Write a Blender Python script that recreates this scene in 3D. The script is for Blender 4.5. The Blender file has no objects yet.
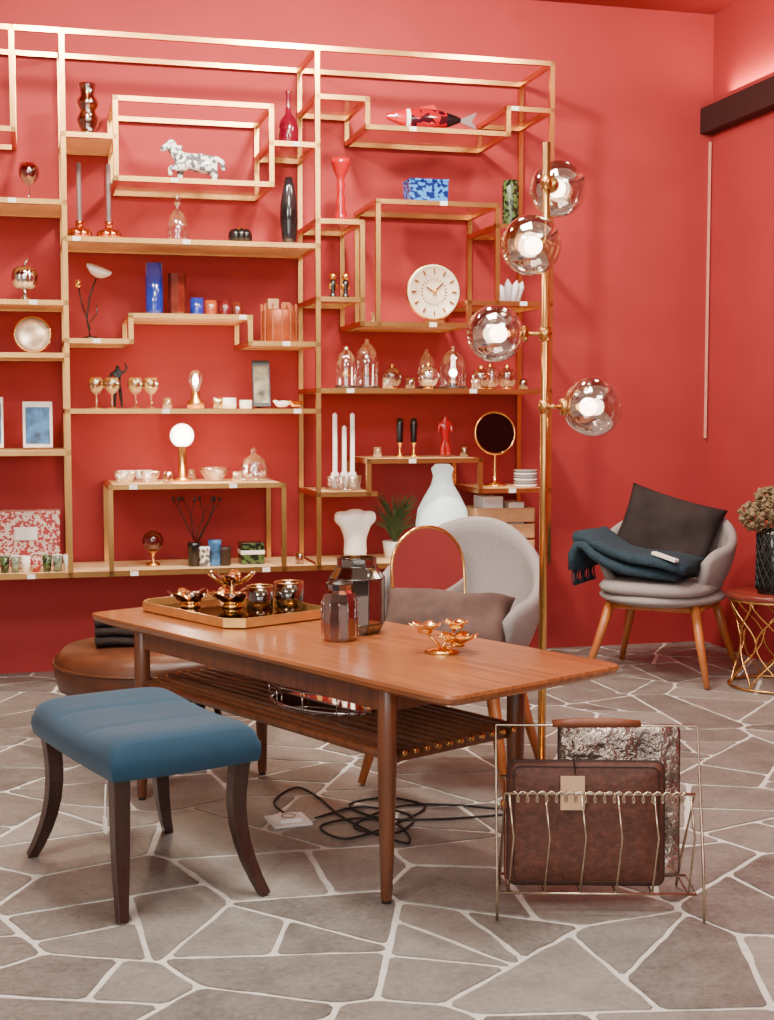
import bpy, bmesh, math, random
from mathutils import Vector, Matrix
random.seed(4)
scene = bpy.context.scene
pi = math.pi

# ---------------------------------------------------------------- materials
def lin(c):
    o = []
    for v in c[:3]:
        v /= 255.0
        o.append(v/12.92 if v <= 0.04045 else ((v+0.055)/1.055)**2.4)
    return (o[0], o[1], o[2], 1)

def mat(name, col, rough=0.5, metal=0.0, var=0.12, scale=20, bump=0.0, spec=0.5, sheen=0, emit=0, coat=0, stretch=None):
    m = bpy.data.materials.new(name); m.use_nodes = True
    nt = m.node_tree; n = nt.nodes; l = nt.links
    b = n['Principled BSDF']
    tc = n.new('ShaderNodeTexCoord'); mp = n.new('ShaderNodeMapping')
    l.new(tc.outputs['Object'], mp.inputs[0])
    if stretch: mp.inputs['Scale'].default_value = stretch
    nz = n.new('ShaderNodeTexNoise'); nz.inputs['Scale'].default_value = scale; nz.inputs['Detail'].default_value = 5
    l.new(mp.outputs[0], nz.inputs['Vector'])
    cr = n.new('ShaderNodeValToRGB')
    c = lin(col)
    cr.color_ramp.elements[0].position = 0.3; cr.color_ramp.elements[1].position = 0.7
    cr.color_ramp.elements[0].color = tuple(x*(1-var) for x in c[:3])+(1,)
    cr.color_ramp.elements[1].color = tuple(min(1, x*(1+var)) for x in c[:3])+(1,)
    l.new(nz.outputs['Fac'], cr.inputs[0]); l.new(cr.outputs[0], b.inputs['Base Color'])
    b.inputs['Roughness'].default_value = rough; b.inputs['Metallic'].default_value = metal
    b.inputs['Specular IOR Level'].default_value = spec
    if sheen: b.inputs['Sheen Weight'].default_value = sheen
    if coat: b.inputs['Coat Weight'].default_value = coat; b.inputs['Coat Roughness'].default_value = 0.15
    if emit:
        l.new(cr.outputs[0], b.inputs['Emission Color']); b.inputs['Emission Strength'].default_value = emit
    if bump:
        bp = n.new('ShaderNodeBump'); bp.inputs['Strength'].default_value = bump; bp.inputs['Distance'].default_value = 0.01
        l.new(nz.outputs['Fac'], bp.inputs['Height']); l.new(bp.outputs[0], b.inputs['Normal'])
    return m

def glassmat(name, tint, refl=0.12, edge=0.5, gcol=(1, 1, 1), rough=0.03):
    """thin tinted glass: transparent + fresnel-like gloss"""
    m = bpy.data.materials.new(name); m.use_nodes = True
    nt = m.node_tree; n = nt.nodes; l = nt.links
    n.remove(n['Principled BSDF']); out = n['Material Output']
    tr = n.new('ShaderNodeBsdfTransparent'); tr.inputs[0].default_value = tuple(tint)+(1,)
    gl = n.new('ShaderNodeBsdfGlossy'); gl.inputs['Color'].default_value = tuple(gcol)+(1,); gl.inputs['Roughness'].default_value = rough
    lw = n.new('ShaderNodeLayerWeight'); lw.inputs[0].default_value = 0.35
    mr = n.new('ShaderNodeMapRange'); mr.inputs[3].default_value = refl; mr.inputs[4].default_value = edge
    nz = n.new('ShaderNodeTexNoise'); nz.inputs['Scale'].default_value = 6
    bp = n.new('ShaderNodeBump'); bp.inputs['Strength'].default_value = 0.03
    l.new(nz.outputs['Fac'], bp.inputs['Height']); l.new(bp.outputs[0], gl.inputs['Normal'])
    mx = n.new('ShaderNodeMixShader')
    l.new(lw.outputs['Facing'], mr.inputs[0]); l.new(mr.outputs[0], mx.inputs[0])
    l.new(tr.outputs[0], mx.inputs[1]); l.new(gl.outputs[0], mx.inputs[2]); l.new(mx.outputs[0], out.inputs[0])
    return m

def emat(name, col, strength):
    m = bpy.data.materials.new(name); m.use_nodes = True
    b = m.node_tree.nodes['Principled BSDF']
    b.inputs['Base Color'].default_value = (1, 1, 1, 1)
    b.inputs['Emission Color'].default_value = tuple(col)+(1,)
    b.inputs['Emission Strength'].default_value = strength
    return m

RED = mat('red_plaster', (156, 49, 51), 0.7, var=0.05, scale=3, bump=0.03, spec=0.25)
REDC = mat('red_ceiling_paint', (140, 46, 48), 0.8, var=0.04, scale=3, spec=0.2)
CREAM = mat('cream_paint', (205, 198, 190), 0.8, var=0.03, scale=3, spec=0.2)
DARK = mat('dark_beam', (38, 18, 15), 0.6)
BRASS = mat('brass', (214, 162, 96), 0.27, 1.0, var=0.1, scale=8)
GOLDSHEEN = mat('gold_sheen_sheet', (244, 206, 152), 0.45, 0.25, var=0.06, scale=6)  # pale gold: warm light reflected by the shelves, put into the colour
GOLD = mat('gold_polished', (244, 196, 112), 0.17, 1.0, var=0.05)
COPPER = mat('copper', (205, 120, 80), 0.2, 1.0, var=0.06)
CHROME = mat('chrome', (215, 210, 205), 0.08, 1.0, var=0.02)
STEEL = mat('nickel_wire', (195, 178, 155), 0.25, 1.0, var=0.05)
MIRROR = mat('mirror', (235, 228, 222), 0.03, 1.0, var=0.01)
CRUMP = mat('crinkled_silver_leather', (165, 150, 140), 0.25, 0.85, var=0.65, scale=13, bump=1.0)
CRUMP.node_tree.nodes['Bump'].inputs['Distance'].default_value = 0.06
LEATH = mat('brown_leather', (86, 46, 33), 0.6, var=0.32, scale=60, bump=0.4)
LEATHD = mat('leather_piping', (46, 24, 18), 0.6)
RUST = mat('rust_leather', (88, 46, 25), 0.4, var=0.3, scale=12, bump=0.2)
TEAL = mat('petrol_velvet', (10, 56, 80), 0.85, var=0.16, scale=5, sheen=0.12)
TEALK = mat('teal_knit', (26, 48, 60), 0.9, var=0.35, scale=90, bump=0.6)
GREYF = mat('light_grey_upholstery', (144, 134, 131), 0.9, var=0.08, scale=120, bump=0.2)
GREYV = mat('grey_velvet', (44, 37, 36), 0.9, var=0.3, scale=8, bump=0.25, spec=.2)
TAUPE = mat('taupe_velvet', (86, 66, 60), 0.9, var=0.3, scale=10, bump=0.2, spec=.2)
DKWOOD = mat('walnut_dark', (50, 27, 19), 0.35, var=0.3, scale=10, stretch=(6, 6, 0.6), coat=0.3)
OAK = mat('oak_leg', (172, 96, 44), 0.4, var=0.2, scale=10, stretch=(5, 5, 0.6), coat=0.3)
TEAKL = mat('teak_leg', (100, 54, 28), 0.35, var=0.28, scale=8, stretch=(6, 6, 0.7), coat=0.3)
TEAK = mat('teak', (144, 82, 42), 0.36, var=0.4, scale=4, stretch=(0.55, 16, 16), coat=0.35)
WHITE = mat('white_ceramic', (238, 232, 226), 0.25, var=0.03)
PAPER = mat('paper_tag', (235, 228, 218), 0.8, var=0.03)
TAG = mat('kraft_tag', (205, 165, 130), 0.8, var=0.05)
BLACK = mat('black_gloss', (18, 16, 17), 0.2, var=0.1)
RUBBER = mat('black_rubber', (20, 18, 18), 0.6)
GREYC = mat('grey_candle_wax', (110, 92, 92), 0.5)
REDG = mat('red_glaze', (165, 8, 20), 0.12, var=0.2, coat=0.5)
MIRR_RED = mat('brown_lacquer', (110, 44, 34), 0.2)
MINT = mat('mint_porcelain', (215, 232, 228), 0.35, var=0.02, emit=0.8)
DGREEN = mat('leaf_green', (62, 78, 38), 0.6, var=0.3)
DRY = mat('dried_flower', (118, 98, 70), 0.85, var=0.45, scale=40)
DARKT = mat('dark_throw', (50, 40, 35), 0.95, var=0.3, scale=70, bump=0.5)
WOODBOX = mat('pale_wood_box', (176, 128, 88), 0.6, var=0.15, stretch=(1, 6, 6))
CORK = mat('walnut_band', (118, 62, 36), 0.5)
BLUEB = mat('blue_book', (50, 100, 150), 0.5, var=0.8, scale=22)
STONE_P = mat('clock_marble', (226, 206, 178), 0.3, var=0.18, scale=14)

PANE = glassmat('pane_glass', (0.93, 0.88, 0.86), 0.06, 0.55, (1, .93, .85))
SMOKE = glassmat('smoked_mirror_glass', (0.66, 0.59, 0.55), 0.38, 0.97, (0.95, 0.92, 0.89))
CLEAR = glassmat('clear_glass', (0.94, 0.92, 0.91), 0.12, 0.9)
AMBER = glassmat('amber_glass', (0.58, 0.36, 0.16), 0.1, 0.75)
ROSE = glassmat('rose_brown_glass', (0.62, 0.35, 0.23), 0.1, 0.75)
GREYG = glassmat('smoky_glass', (0.46, 0.36, 0.21), 0.12, 0.85)
OLIVE = glassmat('olive_glass', (0.50, 0.37, 0.14), 0.1, 0.75)
WINE = glassmat('wine_red_glass', (0.6, 0.12, 0.18), 0.1, 0.7)
COBALT = mat('cobalt_glass', (14, 44, 140), 0.08, var=.25, scale=12, coat=.8)
BROWNG = mat('brown_glass', (92, 32, 22), 0.08, var=.35, scale=25, coat=.8)
GOLDG = glassmat('yellow_glass', (0.85, 0.78, 0.45), 0.15, 0.8)
BULB = emat('bulb_glow', (1, 0.82, 0.6), 28)
BULBS = emat('opal_globe_glow', (1, 0.9, 0.78), 7)

def checker(name, c1, c2, scale, rough=0.3):
    m = bpy.data.materials.new(name); m.use_nodes = True
    nt = m.node_tree; n = nt.nodes; l = nt.links; b = n['Principled BSDF']
    tc = n.new('ShaderNodeTexCoord'); v = n.new('ShaderNodeTexVoronoi'); v.inputs['Scale'].default_value = scale
    cr = n.new('ShaderNodeValToRGB'); cr.color_ramp.interpolation = 'CONSTANT'
    cr.color_ramp.elements[0].color = lin(c1); cr.color_ramp.elements[1].position = 0.5; cr.color_ramp.elements[1].color = lin(c2)
    sp = n.new('ShaderNodeSeparateColor')
    l.new(tc.outputs['Object'], v.inputs['Vector']); l.new(v.outputs['Color'], sp.inputs[0]); l.new(sp.outputs[0], cr.inputs[0])
    l.new(cr.outputs[0], b.inputs['Base Color']); b.inputs['Roughness'].default_value = rough
    return m
MOSAIC = checker('silver_mosaic', (235, 232, 228), (95, 95, 100), 60, 0.2)
FISHM = checker('fish_mosaic', (140, 8, 20), (50, 8, 18), 30, 0.12)
REDWHITE = checker('red_white_pattern', (165, 50, 52), (215, 190, 175), 110, 0.5)
BLUEM = checker('blue_mosaic', (50, 120, 200), (10, 30, 90), 75, 0.2)
GREENM = checker('green_speckle', (70, 90, 50), (25, 30, 20), 80, 0.2)
FAB = mat('multicolour_cup', (120, 130, 110), .3, var=.8, scale=60)

# ---------------------------------------------------------------- mesh builder
class MB:
    def __init__(s, name):
        s.name = name; s.v = []; s.f = []; s.mi = []; s.sm = []; s.mats = []
    def add(s, vs, fs, m, smooth=True, T=None):
        if m not in s.mats: s.mats.append(m)
        k = s.mats.index(m); o = len(s.v)
        for p in vs:
            p = Vector(p)
            s.v.append(T @ p if T is not None else p)
        for f in fs:
            s.f.append([i+o for i in f]); s.mi.append(k); s.sm.append(smooth)
    def box(s, c, d, m, R=None, T=None):
        x, y, z = d[0]/2, d[1]/2, d[2]/2
        vs = [Vector(p) for p in [(-x,-y,-z),(x,-y,-z),(x,y,-z),(-x,y,-z),(-x,-y,z),(x,-y,z),(x,y,z),(-x,y,z)]]
        if R is not None: vs = [R @ p for p in vs]
        vs = [p+Vector(c) for p in vs]
        s.add(vs, [(0,3,2,1),(4,5,6,7),(0,1,5,4),(1,2,6,5),(2,3,7,6),(3,0,4,7)], m, False, T)
    def lathe(s, prof, m, c=(0,0,0), n=28, T=None, sx=1, sy=1, smooth=True, capb=False, capt=False):
        vs = []; fs = []
        for r, z in prof:
            for i in range(n):
                a = 2*pi*i/n
                vs.append((c[0]+r*sx*math.cos(a), c[1]+r*sy*math.sin(a), c[2]+z))
        for j in range(len(prof)-1):
            for i in range(n):
                k = (i+1) % n
                fs.append((j*n+i, j*n+k, (j+1)*n+k, (j+1)*n+i))
        if capb: fs.append(tuple(range(n))[::-1])
        if capt: fs.append(tuple(range((len(prof)-1)*n, len(prof)*n)))
        s.add(vs, fs, m, smooth, T)
    def sph(s, c, r, m, n=20, k=12, T=None):
        if isinstance(r, (int, float)): r = (r, r, r)
        vs = []; fs = []
        for j in range(k+1):
            t = pi*j/k
            for i in range(n):
                a = 2*pi*i/n
                vs.append((c[0]+r[0]*math.sin(t)*math.cos(a), c[1]+r[1]*math.sin(t)*math.sin(a), c[2]-r[2]*math.cos(t)))
        for j in range(k):
            for i in range(n):
                q = (i+1) % n
                fs.append((j*n+i, j*n+q, (j+1)*n+q, (j+1)*n+i))
        s.add(vs, fs, m, True, T)
    def tube(s, pts, r, m, n=8, closed=False, T=None, cap=True):
        pts = [Vector(p) for p in pts]; N = len(pts)
        rs = r if isinstance(r, (list, tuple)) else [r]*N
        vs = []; fs = []; up = None
        for i, p in enumerate(pts):
            if closed: t = pts[(i+1) % N]-pts[i-1]
            else: t = pts[min(i+1, N-1)]-pts[max(i-1, 0)]
            t.normalize()
            if up is None:
                up = Vector((0, 0, 1)) if abs(t.z) < 0.9 else Vector((1, 0, 0))
            up = (up-t*up.dot(t)); up.normalize(); w = t.cross(up)
            for k in range(n):
                a = 2*pi*k/n+pi/n
                vs.append(p+(up*math.cos(a)+w*math.sin(a))*rs[i])
        M = N if closed else N-1
        for i in range(M):
            j = (i+1) % N
            for k in range(n):
                q = (k+1) % n
                fs.append((i*n+k, i*n+q, j*n+q, j*n+k))
        if cap and not closed:
            fs.append(tuple(range(n))[::-1]); fs.append(tuple(range((N-1)*n, N*n)))
        s.add(vs, fs, m, n > 4, T)
    def grid(s, P, m, closeu=False, T=None):
        R = len(P); C = len(P[0]); vs = [p for row in P for p in row]; fs = []
        for i in range(R-1):
            for j in range(C if closeu else C-1):
                q = (j+1) % C
                fs.append((i*C+j, i*C+q, (i+1)*C+q, (i+1)*C+j))
        s.add(vs, fs, m, True, T)
    def pillow(s, w, h, t, m, T, N=22):
        for sg in (1, -1):
            P = []
            for i in range(N+1):
                row = []
                for j in range(N+1):
                    u = -1+2*i/N; v = -1+2*j/N
                    e = (max(0, 1-u**4)*max(0, 1-v**4))**0.5
                    px = 1-0.07*(1-v*v)*abs(u)**2; py = 1-0.07*(1-u*u)*abs(v)**2
                    wr = (0.05*math.sin(7*u+3*v)+0.05*math.sin(5*v-4*u+1))*t*e
                    row.append((u*w/2*px, v*h/2*py, sg*(t/2*e)+wr))
                P.append(row if sg == 1 else row[::-1])
            s.grid(P, m, T=T)
    def done(s, loc=(0,0,0), rz=0, bevel=0, sub=0, merge=1e-5, R=None):
        me = bpy.data.meshes.new(s.name)
        me.from_pydata([tuple(p) for p in s.v], [], s.f)
        for m in s.mats: me.materials.append(m)
        me.polygons.foreach_set('material_index', s.mi)
        me.polygons.foreach_set('use_smooth', s.sm)
        bm = bmesh.new(); bm.from_mesh(me)
        bmesh.ops.remove_doubles(bm, verts=bm.verts, dist=merge)
        bmesh.ops.recalc_face_normals(bm, faces=bm.faces)
        bm.to_mesh(me); bm.free()
        ob = bpy.data.objects.new(s.name, me); scene.collection.objects.link(ob)
        ob.location = loc
        ob.rotation_euler = (0, 0, math.radians(rz))
        if bevel:
            b = ob.modifiers.new('bevel', 'BEVEL'); b.width = bevel; b.segments = 2; b.limit_method = 'ANGLE'; b.angle_limit = 1.0
        if sub:
            q = ob.modifiers.new('sub', 'SUBSURF'); q.levels = sub; q.render_levels = sub
        return ob

def rot(x=0, y=0, z=0):
    return (Matrix.Rotation(math.radians(z), 4, 'Z') @ Matrix.Rotation(math.radians(y), 4, 'Y') @ Matrix.Rotation(math.radians(x), 4, 'X'))
def TR(p, x=0, y=0, z=0): return Matrix.Translation(p) @ rot(x, y, z)

def skin_obj(name, verts, rad, edges, m, loc, rz, sub=2):
    me = bpy.data.meshes.new(name); me.from_pydata(verts, edges, [])
    ob = bpy.data.objects.new(name, me); scene.collection.objects.link(ob)
    me.materials.append(m)
    ob.modifiers.new('skin', 'SKIN')
    for i, r in enumerate(rad):
        me.skin_vertices[0].data[i].radius = (r, r) if not isinstance(r, tuple) else r
    me.skin_vertices[0].data[0].use_root = True
    q = ob.modifiers.new('sub', 'SUBSURF'); q.levels = sub; q.render_levels = sub
    ob.modifiers['skin'].use_smooth_shade = True
    ob.location = loc; ob.rotation_euler = (0, 0, math.radians(rz))
    return ob

# ---------------------------------------------------------------- floor : crazy paving slabs
def stone_mat():
    m = bpy.data.materials.new('crazy_paving_stone'); m.use_nodes = True
    nt = m.node_tree; n = nt.nodes; l = nt.links; b = n['Principled BSDF']
    tc = n.new('ShaderNodeTexCoord'); at = n.new('ShaderNodeAttribute'); at.attribute_name = 'stone'
    sp = n.new('ShaderNodeSeparateColor'); l.new(at.outputs['Color'], sp.inputs[0])
    n1 = n.new('ShaderNodeTexNoise'); n1.inputs['Scale'].default_value = 7; n1.inputs['Detail'].default_value = 10; n1.inputs['Roughness'].default_value = 0.7
    n2 = n.new('ShaderNodeTexNoise'); n2.inputs['Scale'].default_value = 60; n2.inputs['Detail'].default_value = 6; n2.inputs['Roughness'].default_value = 0.7
    for q in (n1, n2): l.new(tc.outputs['Object'], q.inputs['Vector'])
    a = n.new('ShaderNodeMath'); a.operation = 'MULTIPLY_ADD'; a.inputs[1].default_value = 0.6; l.new(n1.outputs['Fac'], a.inputs[0])
    c = n.new('ShaderNodeMath'); c.operation = 'MULTIPLY_ADD'; c.inputs[1].default_value = 0.6; c.inputs[2].default_value = -0.2; l.new(n2.outputs['Fac'], c.inputs[0]); l.new(c.outputs[0], a.inputs[2])
    d = n.new('ShaderNodeMath'); d.operation = 'MULTIPLY_ADD'; d.inputs[1].default_value = 0.24; l.new(sp.outputs[0], d.inputs[0]); l.new(a.outputs[0], d.inputs[2])
    cr = n.new('ShaderNodeValToRGB')
    cr.color_ramp.elements[0].position = 0.28; cr.color_ramp.elements[0].color = lin((84, 79, 75))
    cr.color_ramp.elements[1].position = 0.8; cr.color_ramp.elements[1].color = lin((158, 150, 142))
    l.new(d.outputs[0], cr.inputs[0]); l.new(cr.outputs[0], b.inputs['Base Color'])
    b.inputs['Roughness'].default_value = 0.42
    bp = n.new('ShaderNodeBump'); bp.inputs['Strength'].default_value = 0.4; bp.inputs['Distance'].default_value = 0.008
    l.new(a.outputs[0], bp.inputs['Height']); l.new(bp.outputs[0], b.inputs['Normal'])
    return m
STONE = stone_mat()
GROUT = mat('pale_grout', (210, 203, 194), 0.85, var=0.1, scale=30)

def clip(poly, px, py, nx, ny):
    """keep the part with (p-P).n <= 0"""
    out = []
    for i in range(len(poly)):
        a, b = poly[i], poly[(i+1) % len(poly)]
        da = (a[0]-px)*nx+(a[1]-py)*ny; db = (b[0]-px)*nx+(b[1]-py)*ny
        if da <= 0: out.append(a)
        if (da < 0 < db) or (db < 0 < da):
            t = da/(da-db); out.append((a[0]+(b[0]-a[0])*t, a[1]+(b[1]-a[1])*t))
    return out
def parea(p): return .5*sum(p[i][0]*p[(i+1)%len(p)][1]-p[(i+1)%len(p)][0]*p[i][1] for i in range(len(p)))
fr = random.Random(23)
x0, x1, y0, y1 = -3.6, 3.6, -0.6, 8.0
seeds = []
gy = y0-.3
while gy < y1+.3:
    gx = x0-.3
    while gx < x1+.3:
        seeds.append((gx+fr.uniform(-.24, .24), gy+fr.uniform(-.24, .24))); gx += .5
    gy += .5
stones = []
def subdivide(p, lim):
    A = parea(p)
    if A < lim or len(p) < 3:
        stones.append(p); return
    cx = sum(q[0] for q in p)/len(p); cy = sum(q[1] for q in p)/len(p)
    best = max(p, key=lambda q: (q[0]-cx)**2+(q[1]-cy)**2)
    ang = math.atan2(best[1]-cy, best[0]-cx)+fr.uniform(-.6, .6)
    nx, ny = math.cos(ang), math.sin(ang); o = fr.uniform(-.06, .06)
    for sg in (1, -1):
        subdivide(clip(p, cx+o*nx, cy+o*ny, sg*nx, sg*ny), fr.uniform(.06, .16))
for s_ in seeds:
    poly = [(s_[0]-1, s_[1]-1), (s_[0]+1, s_[1]-1), (s_[0]+1, s_[1]+1), (s_[0]-1, s_[1]+1)]
    for o in seeds:
        dx, dy = o[0]-s_[0], o[1]-s_[1]; dd = math.hypot(dx, dy)
        if 0 < dd < 2: poly = clip(poly, (o[0]+s_[0])/2, (o[1]+s_[1])/2, dx/dd, dy/dd)
    if len(poly) >= 3: subdivide(poly, fr.uniform(.08, .17))
fv = []; ff = []; fm = []; fc = []
for p in stones:
    g = fr.uniform(.006, .009); q = p
    for i in range(len(p)):
        a, b = p[i], p[(i+1) % len(p)]; ex, ey = b[0]-a[0], b[1]-a[1]; L0 = math.hypot(ex, ey)
        if L0 < 1e-6: continue
        nx, ny = ey/L0, -ex/L0
        q = clip(q, a[0]-nx*g, a[1]-ny*g, nx, ny)
        if len(q) < 3: break
    if len(q) < 3 or parea(q) < .003: continue
    r = []
    for i in range(len(q)):
        a, b, c = q[i-1], q[i], q[(i+1) % len(q)]
        d1 = math.hypot(a[0]-b[0], a[1]-b[1]); d2 = math.hypot(c[0]-b[0], c[1]-b[1])
        if d1 < .006 or d2 < .006: r.append(b); continue
        k1 = min(.012, d1*.3)/d1; k2 = min(.012, d2*.3)/d2
        r.append((b[0]+(a[0]-b[0])*k1, b[1]+(a[1]-b[1])*k1)); r.append((b[0]+(c[0]-b[0])*k2, b[1]+(c[1]-b[1])*k2))
    w = []
    for i in range(len(r)):
        a, b = r[i], r[(i+1) % len(r)]; dd = math.hypot(b[0]-a[0], b[1]-a[1]); w.append(a)
        k = int(dd/.05)
        for j in range(1, k):
            j_ = j/k; w.append((a[0]+(b[0]-a[0])*j_+fr.uniform(-.003, .003), a[1]+(b[1]-a[1])*j_+fr.uniform(-.003, .003)))
    o = len(fv); n_ = len(w)
    cx = sum(t[0] for t in w)/n_; cy = sum(t[1] for t in w)/n_
    fv += [(x+(cx-x)*.012, y+(cy-y)*.012, 0) for x, y in w]+[(x, y, -.006) for x, y in w]
    col = fr.random()
    ff.append(tuple(range(o, o+n_))); fm.append(0); fc.append(col)
    for i in range(n_): ff.append((o+i, o+n_+i, o+n_+(i+1) % n_, o+(i+1) % n_)); fm.append(0); fc.append(col)
o = len(fv)
gx0, gx1, gy0, gy1, gz0, gz1 = -6, 6, -4.5, 9.5, -.08, -.0035
fv += [(gx0,gy0,gz0),(gx1,gy0,gz0),(gx1,gy1,gz0),(gx0,gy1,gz0),(gx0,gy0,gz1),(gx1,gy0,gz1),(gx1,gy1,gz1),(gx0,gy1,gz1)]
for f in [(0,3,2,1),(4,5,6,7),(0,1,5,4),(1,2,6,5),(2,3,7,6),(3,0,4,7)]:
    ff.append(tuple(o+i for i in f)); fm.append(1); fc.append(.5)
me = bpy.data.meshes.new('floor'); me.from_pydata(fv, [], ff)
me.materials.append(STONE); me.materials.append(GROUT); me.polygons.foreach_set('material_index', fm)
ca = me.color_attributes.new('stone', 'FLOAT_COLOR', 'CORNER')
for p in me.polygons:
    for li in p.loop_indices: ca.data[li].color = (fc[p.index],)*3+(1,)
scene.collection.objects.link(bpy.data.objects.new('floor', me))

# ---------------------------------------------------------------- room
AW = 14.5
CA, SA = math.cos(math.radians(AW)), math.sin(math.radians(AW))
OX, OY = -1.432, 6.03
def S(u, w, z): return (OX+CA*u-SA*w, OY+SA*u+CA*w, z)
H = 3.34
uc = 3.37            # room corner along wall
def roombox(name, u0, u1, w0, w1, z0, z1, m):
    b = MB(name)
    b.box(((u0+u1)/2, (w0+w1)/2, (z0+z1)/2), (abs(u1-u0), abs(w1-w0), z1-z0), m)
    return b.done((OX, OY, 0), AW)
roombox('wall_back', -3.2, uc+0.1, 0.452, 0.60, 0, H, RED)
roombox('wall_right', uc, uc+0.12, -9, 0.452, 0, H, RED)
roombox('wall_left', -3.3, -3.2, -9, 0.6, 0, H, CREAM)
roombox('ceiling', -3.3, uc+0.12, -9, 0.6, H, H+0.1, CREAM)
roombox('trim_red_ceiling_panel', -3.2, uc, -2.4, 0.452, H-.02, H-.001, REDC)
roombox('trim_beam', uc-0.07, uc-0.0, -6, 0.452, 2.70, 2.83, DARK)
roombox('trim_cove_shelf', uc-0.07, uc-0.0, -6, 0.452, 2.831, 2.85, REDC)
roombox('trim_light_strip', uc-0.02, uc-0.01, 0.438, 0.450, 1.1, 2.66, mat('pale_strip', (215, 150, 130), 0.4))
fw = MB('wall_front')
for (a, b2, z0, z1) in [(-3.2, uc, 2.9, H), (-3.2, uc, 0, 0.35), (-3.2, -2.9, .35, 2.9), (-0.9, 0.9, .35, 2.9), (2.9, uc, .35, 2.9)]:
    fw.box(((a+b2)/2, -9.06, (z0+z1)/2), (b2-a, 0.12, z1-z0), CREAM)
fw.done((OX, OY, 0), AW)

# ---------------------------------------------------------------- shelving
sh = MB('brass_shelving_unit')
t = 0.022; WB = 0.43
def bu(u0, u1, w, z, th=t, m=BRASS): sh.box(((u0+u1)/2, w, z), (u1-u0+th, th, th), m)
def bz(u, w, z0, z1): sh.box((u, w, (z0+z1)/2), (t, t, z1-z0+t), BRASS)
def bw(u, z, w0=0.0, w1=WB): sh.box((u, (w0+w1)/2, z), (t, w1-w0, t), BRASS)
def shelf(u0, u1, z, pane=True, brass=False):
    bu(u0, u1, 0, z); bu(u0, u1, WB, z); bw(u0, z); bw(u1, z)
    if brass: sh.box(((u0+u1)/2, WB/2, z+0.004), (u1-u0, WB-.01, 0.012), GOLDSHEEN)  # board coloured with the painted warm reflection
    elif pane: sh.box(((u0+u1)/2, WB/2, z+0.006), (u1-u0, WB-.01, 0.008), PANE)
ZT, ZB = 2.89, 0.515
for u in (-1.13, 0.02, 1.15, 2.29):
    bz(u, 0, ZB, ZT); bz(u, WB, ZB, ZT)
    bw(u, ZT)
for w in (0, WB):
    bu(-1.13, 2.29, w, ZT)
for z, br in ((2.156, 1), (1.72, 1), (1.49, 1), (1.06, 1), (ZB, 1)):
    shelf(-1.13, 0.02, z, brass=bool(br))
shelf(-1.13, -0.19, 2.46, pane=False); bz(-.19, 0, 2.46, ZT); bz(-.19, WB, 2.46, ZT)
shelf(0.02, 0.24, 2.45, brass=True)
shelf(0.245, 0.938, 2.27); shelf(0.245, 0.938, 2.617, pane=False)
for w in (0, WB):
    bz(.245, w, 2.27, 2.617); bz(.938, w, 2.27, 2.617)
shelf(0.938, 1.15, 2.455)
shelf(0.02, 1.15, 2.0, brass=True)
shelf(0.02, 0.30, 1.555, brass=True); shelf(0.30, 0.835, 1.67, brass=True); shelf(0.835, 1.15, 1.553, brass=True)
for w in (0, WB):
    bz(.30, w, 1.555, 1.67); bz(.835, w, 1.553, 1.67)
shelf(0.02, 1.15, 1.245, brass=True)
shelf(0.20, 0.985, 0.905, brass=True)
for w in (0, WB):
    bz(.20, w, ZB, .905); bz(.985, w, ZB, .905)
shelf(0.02, 1.15, ZB, brass=True)
shelf(1.15, 1.385, 2.675); shelf(1.385, 2.07, 2.55); shelf(2.07, 2.29, 2.67)
shelf(1.15, 1.36, 2.115); shelf(1.435, 2.02, 2.215); shelf(2.02, 2.29, 2.12)
shelf(1.15, 1.36, 1.76); shelf(1.36, 1.88, 1.65, brass=True); shelf(1.88, 2.29, 1.757)
for w in (0, WB):
    bz(1.385, w, 2.55, 2.675); bz(2.07, w, 2.55, 2.67)
    bz(1.36, w, 1.65, 2.115); bz(1.435, w, 1.65, 2.215); bz(2.02, w, 1.757, 2.215); bz(1.88, w, 1.65, 1.757)
shelf(1.15, 2.29, 1.34, brass=True)
shelf(1.15, 1.42, 0.857, brass=True); shelf(1.39, 1.94, 1.01, brass=True); shelf(1.94, 2.29, 0.862, brass=True)
for w in (0, WB):
    bz(1.39, w, .857, 1.01); bz(1.94, w, .862, 1.01)
shelf(1.15, 2.29, ZB, brass=True)
for u, z in ((-.2,2.156),(-.12,1.72),(.07,2.0),(.55,2.0),(1.05,1.245),(.45,1.245),(.8,1.67),(.3,.905),(.75,.905),(.15,1.555),(1.0,1.553),(1.3,1.34),(1.9,1.34),(1.7,1.65),(1.6,2.55),(1.75,2.215),(2.1,2.67),(.5,2.27),(1.05,2.455),(2.15,1.757),(1.6,1.01),(2.1,.862),(-.15,.515),(.3,.515),(.9,.515)):
    sh.box((u, -0.014, z), (0.035, 0.003, 0.02), PAPER)
sh.done((OX, OY, 0), AW, bevel=0.002)

TOP = 0.0115   # shelf top surface above nominal height
def put(b, u, z, w=0.18, rz=0, **k): return b.done(S(u, w, z+TOP), AW+rz, **k)
def L(name, prof, m, u, z, w=0.18, n=28, **k):
    b = MB(name); b.lathe(prof, m, n=n, **k); return put(b, u, z, w)

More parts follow.
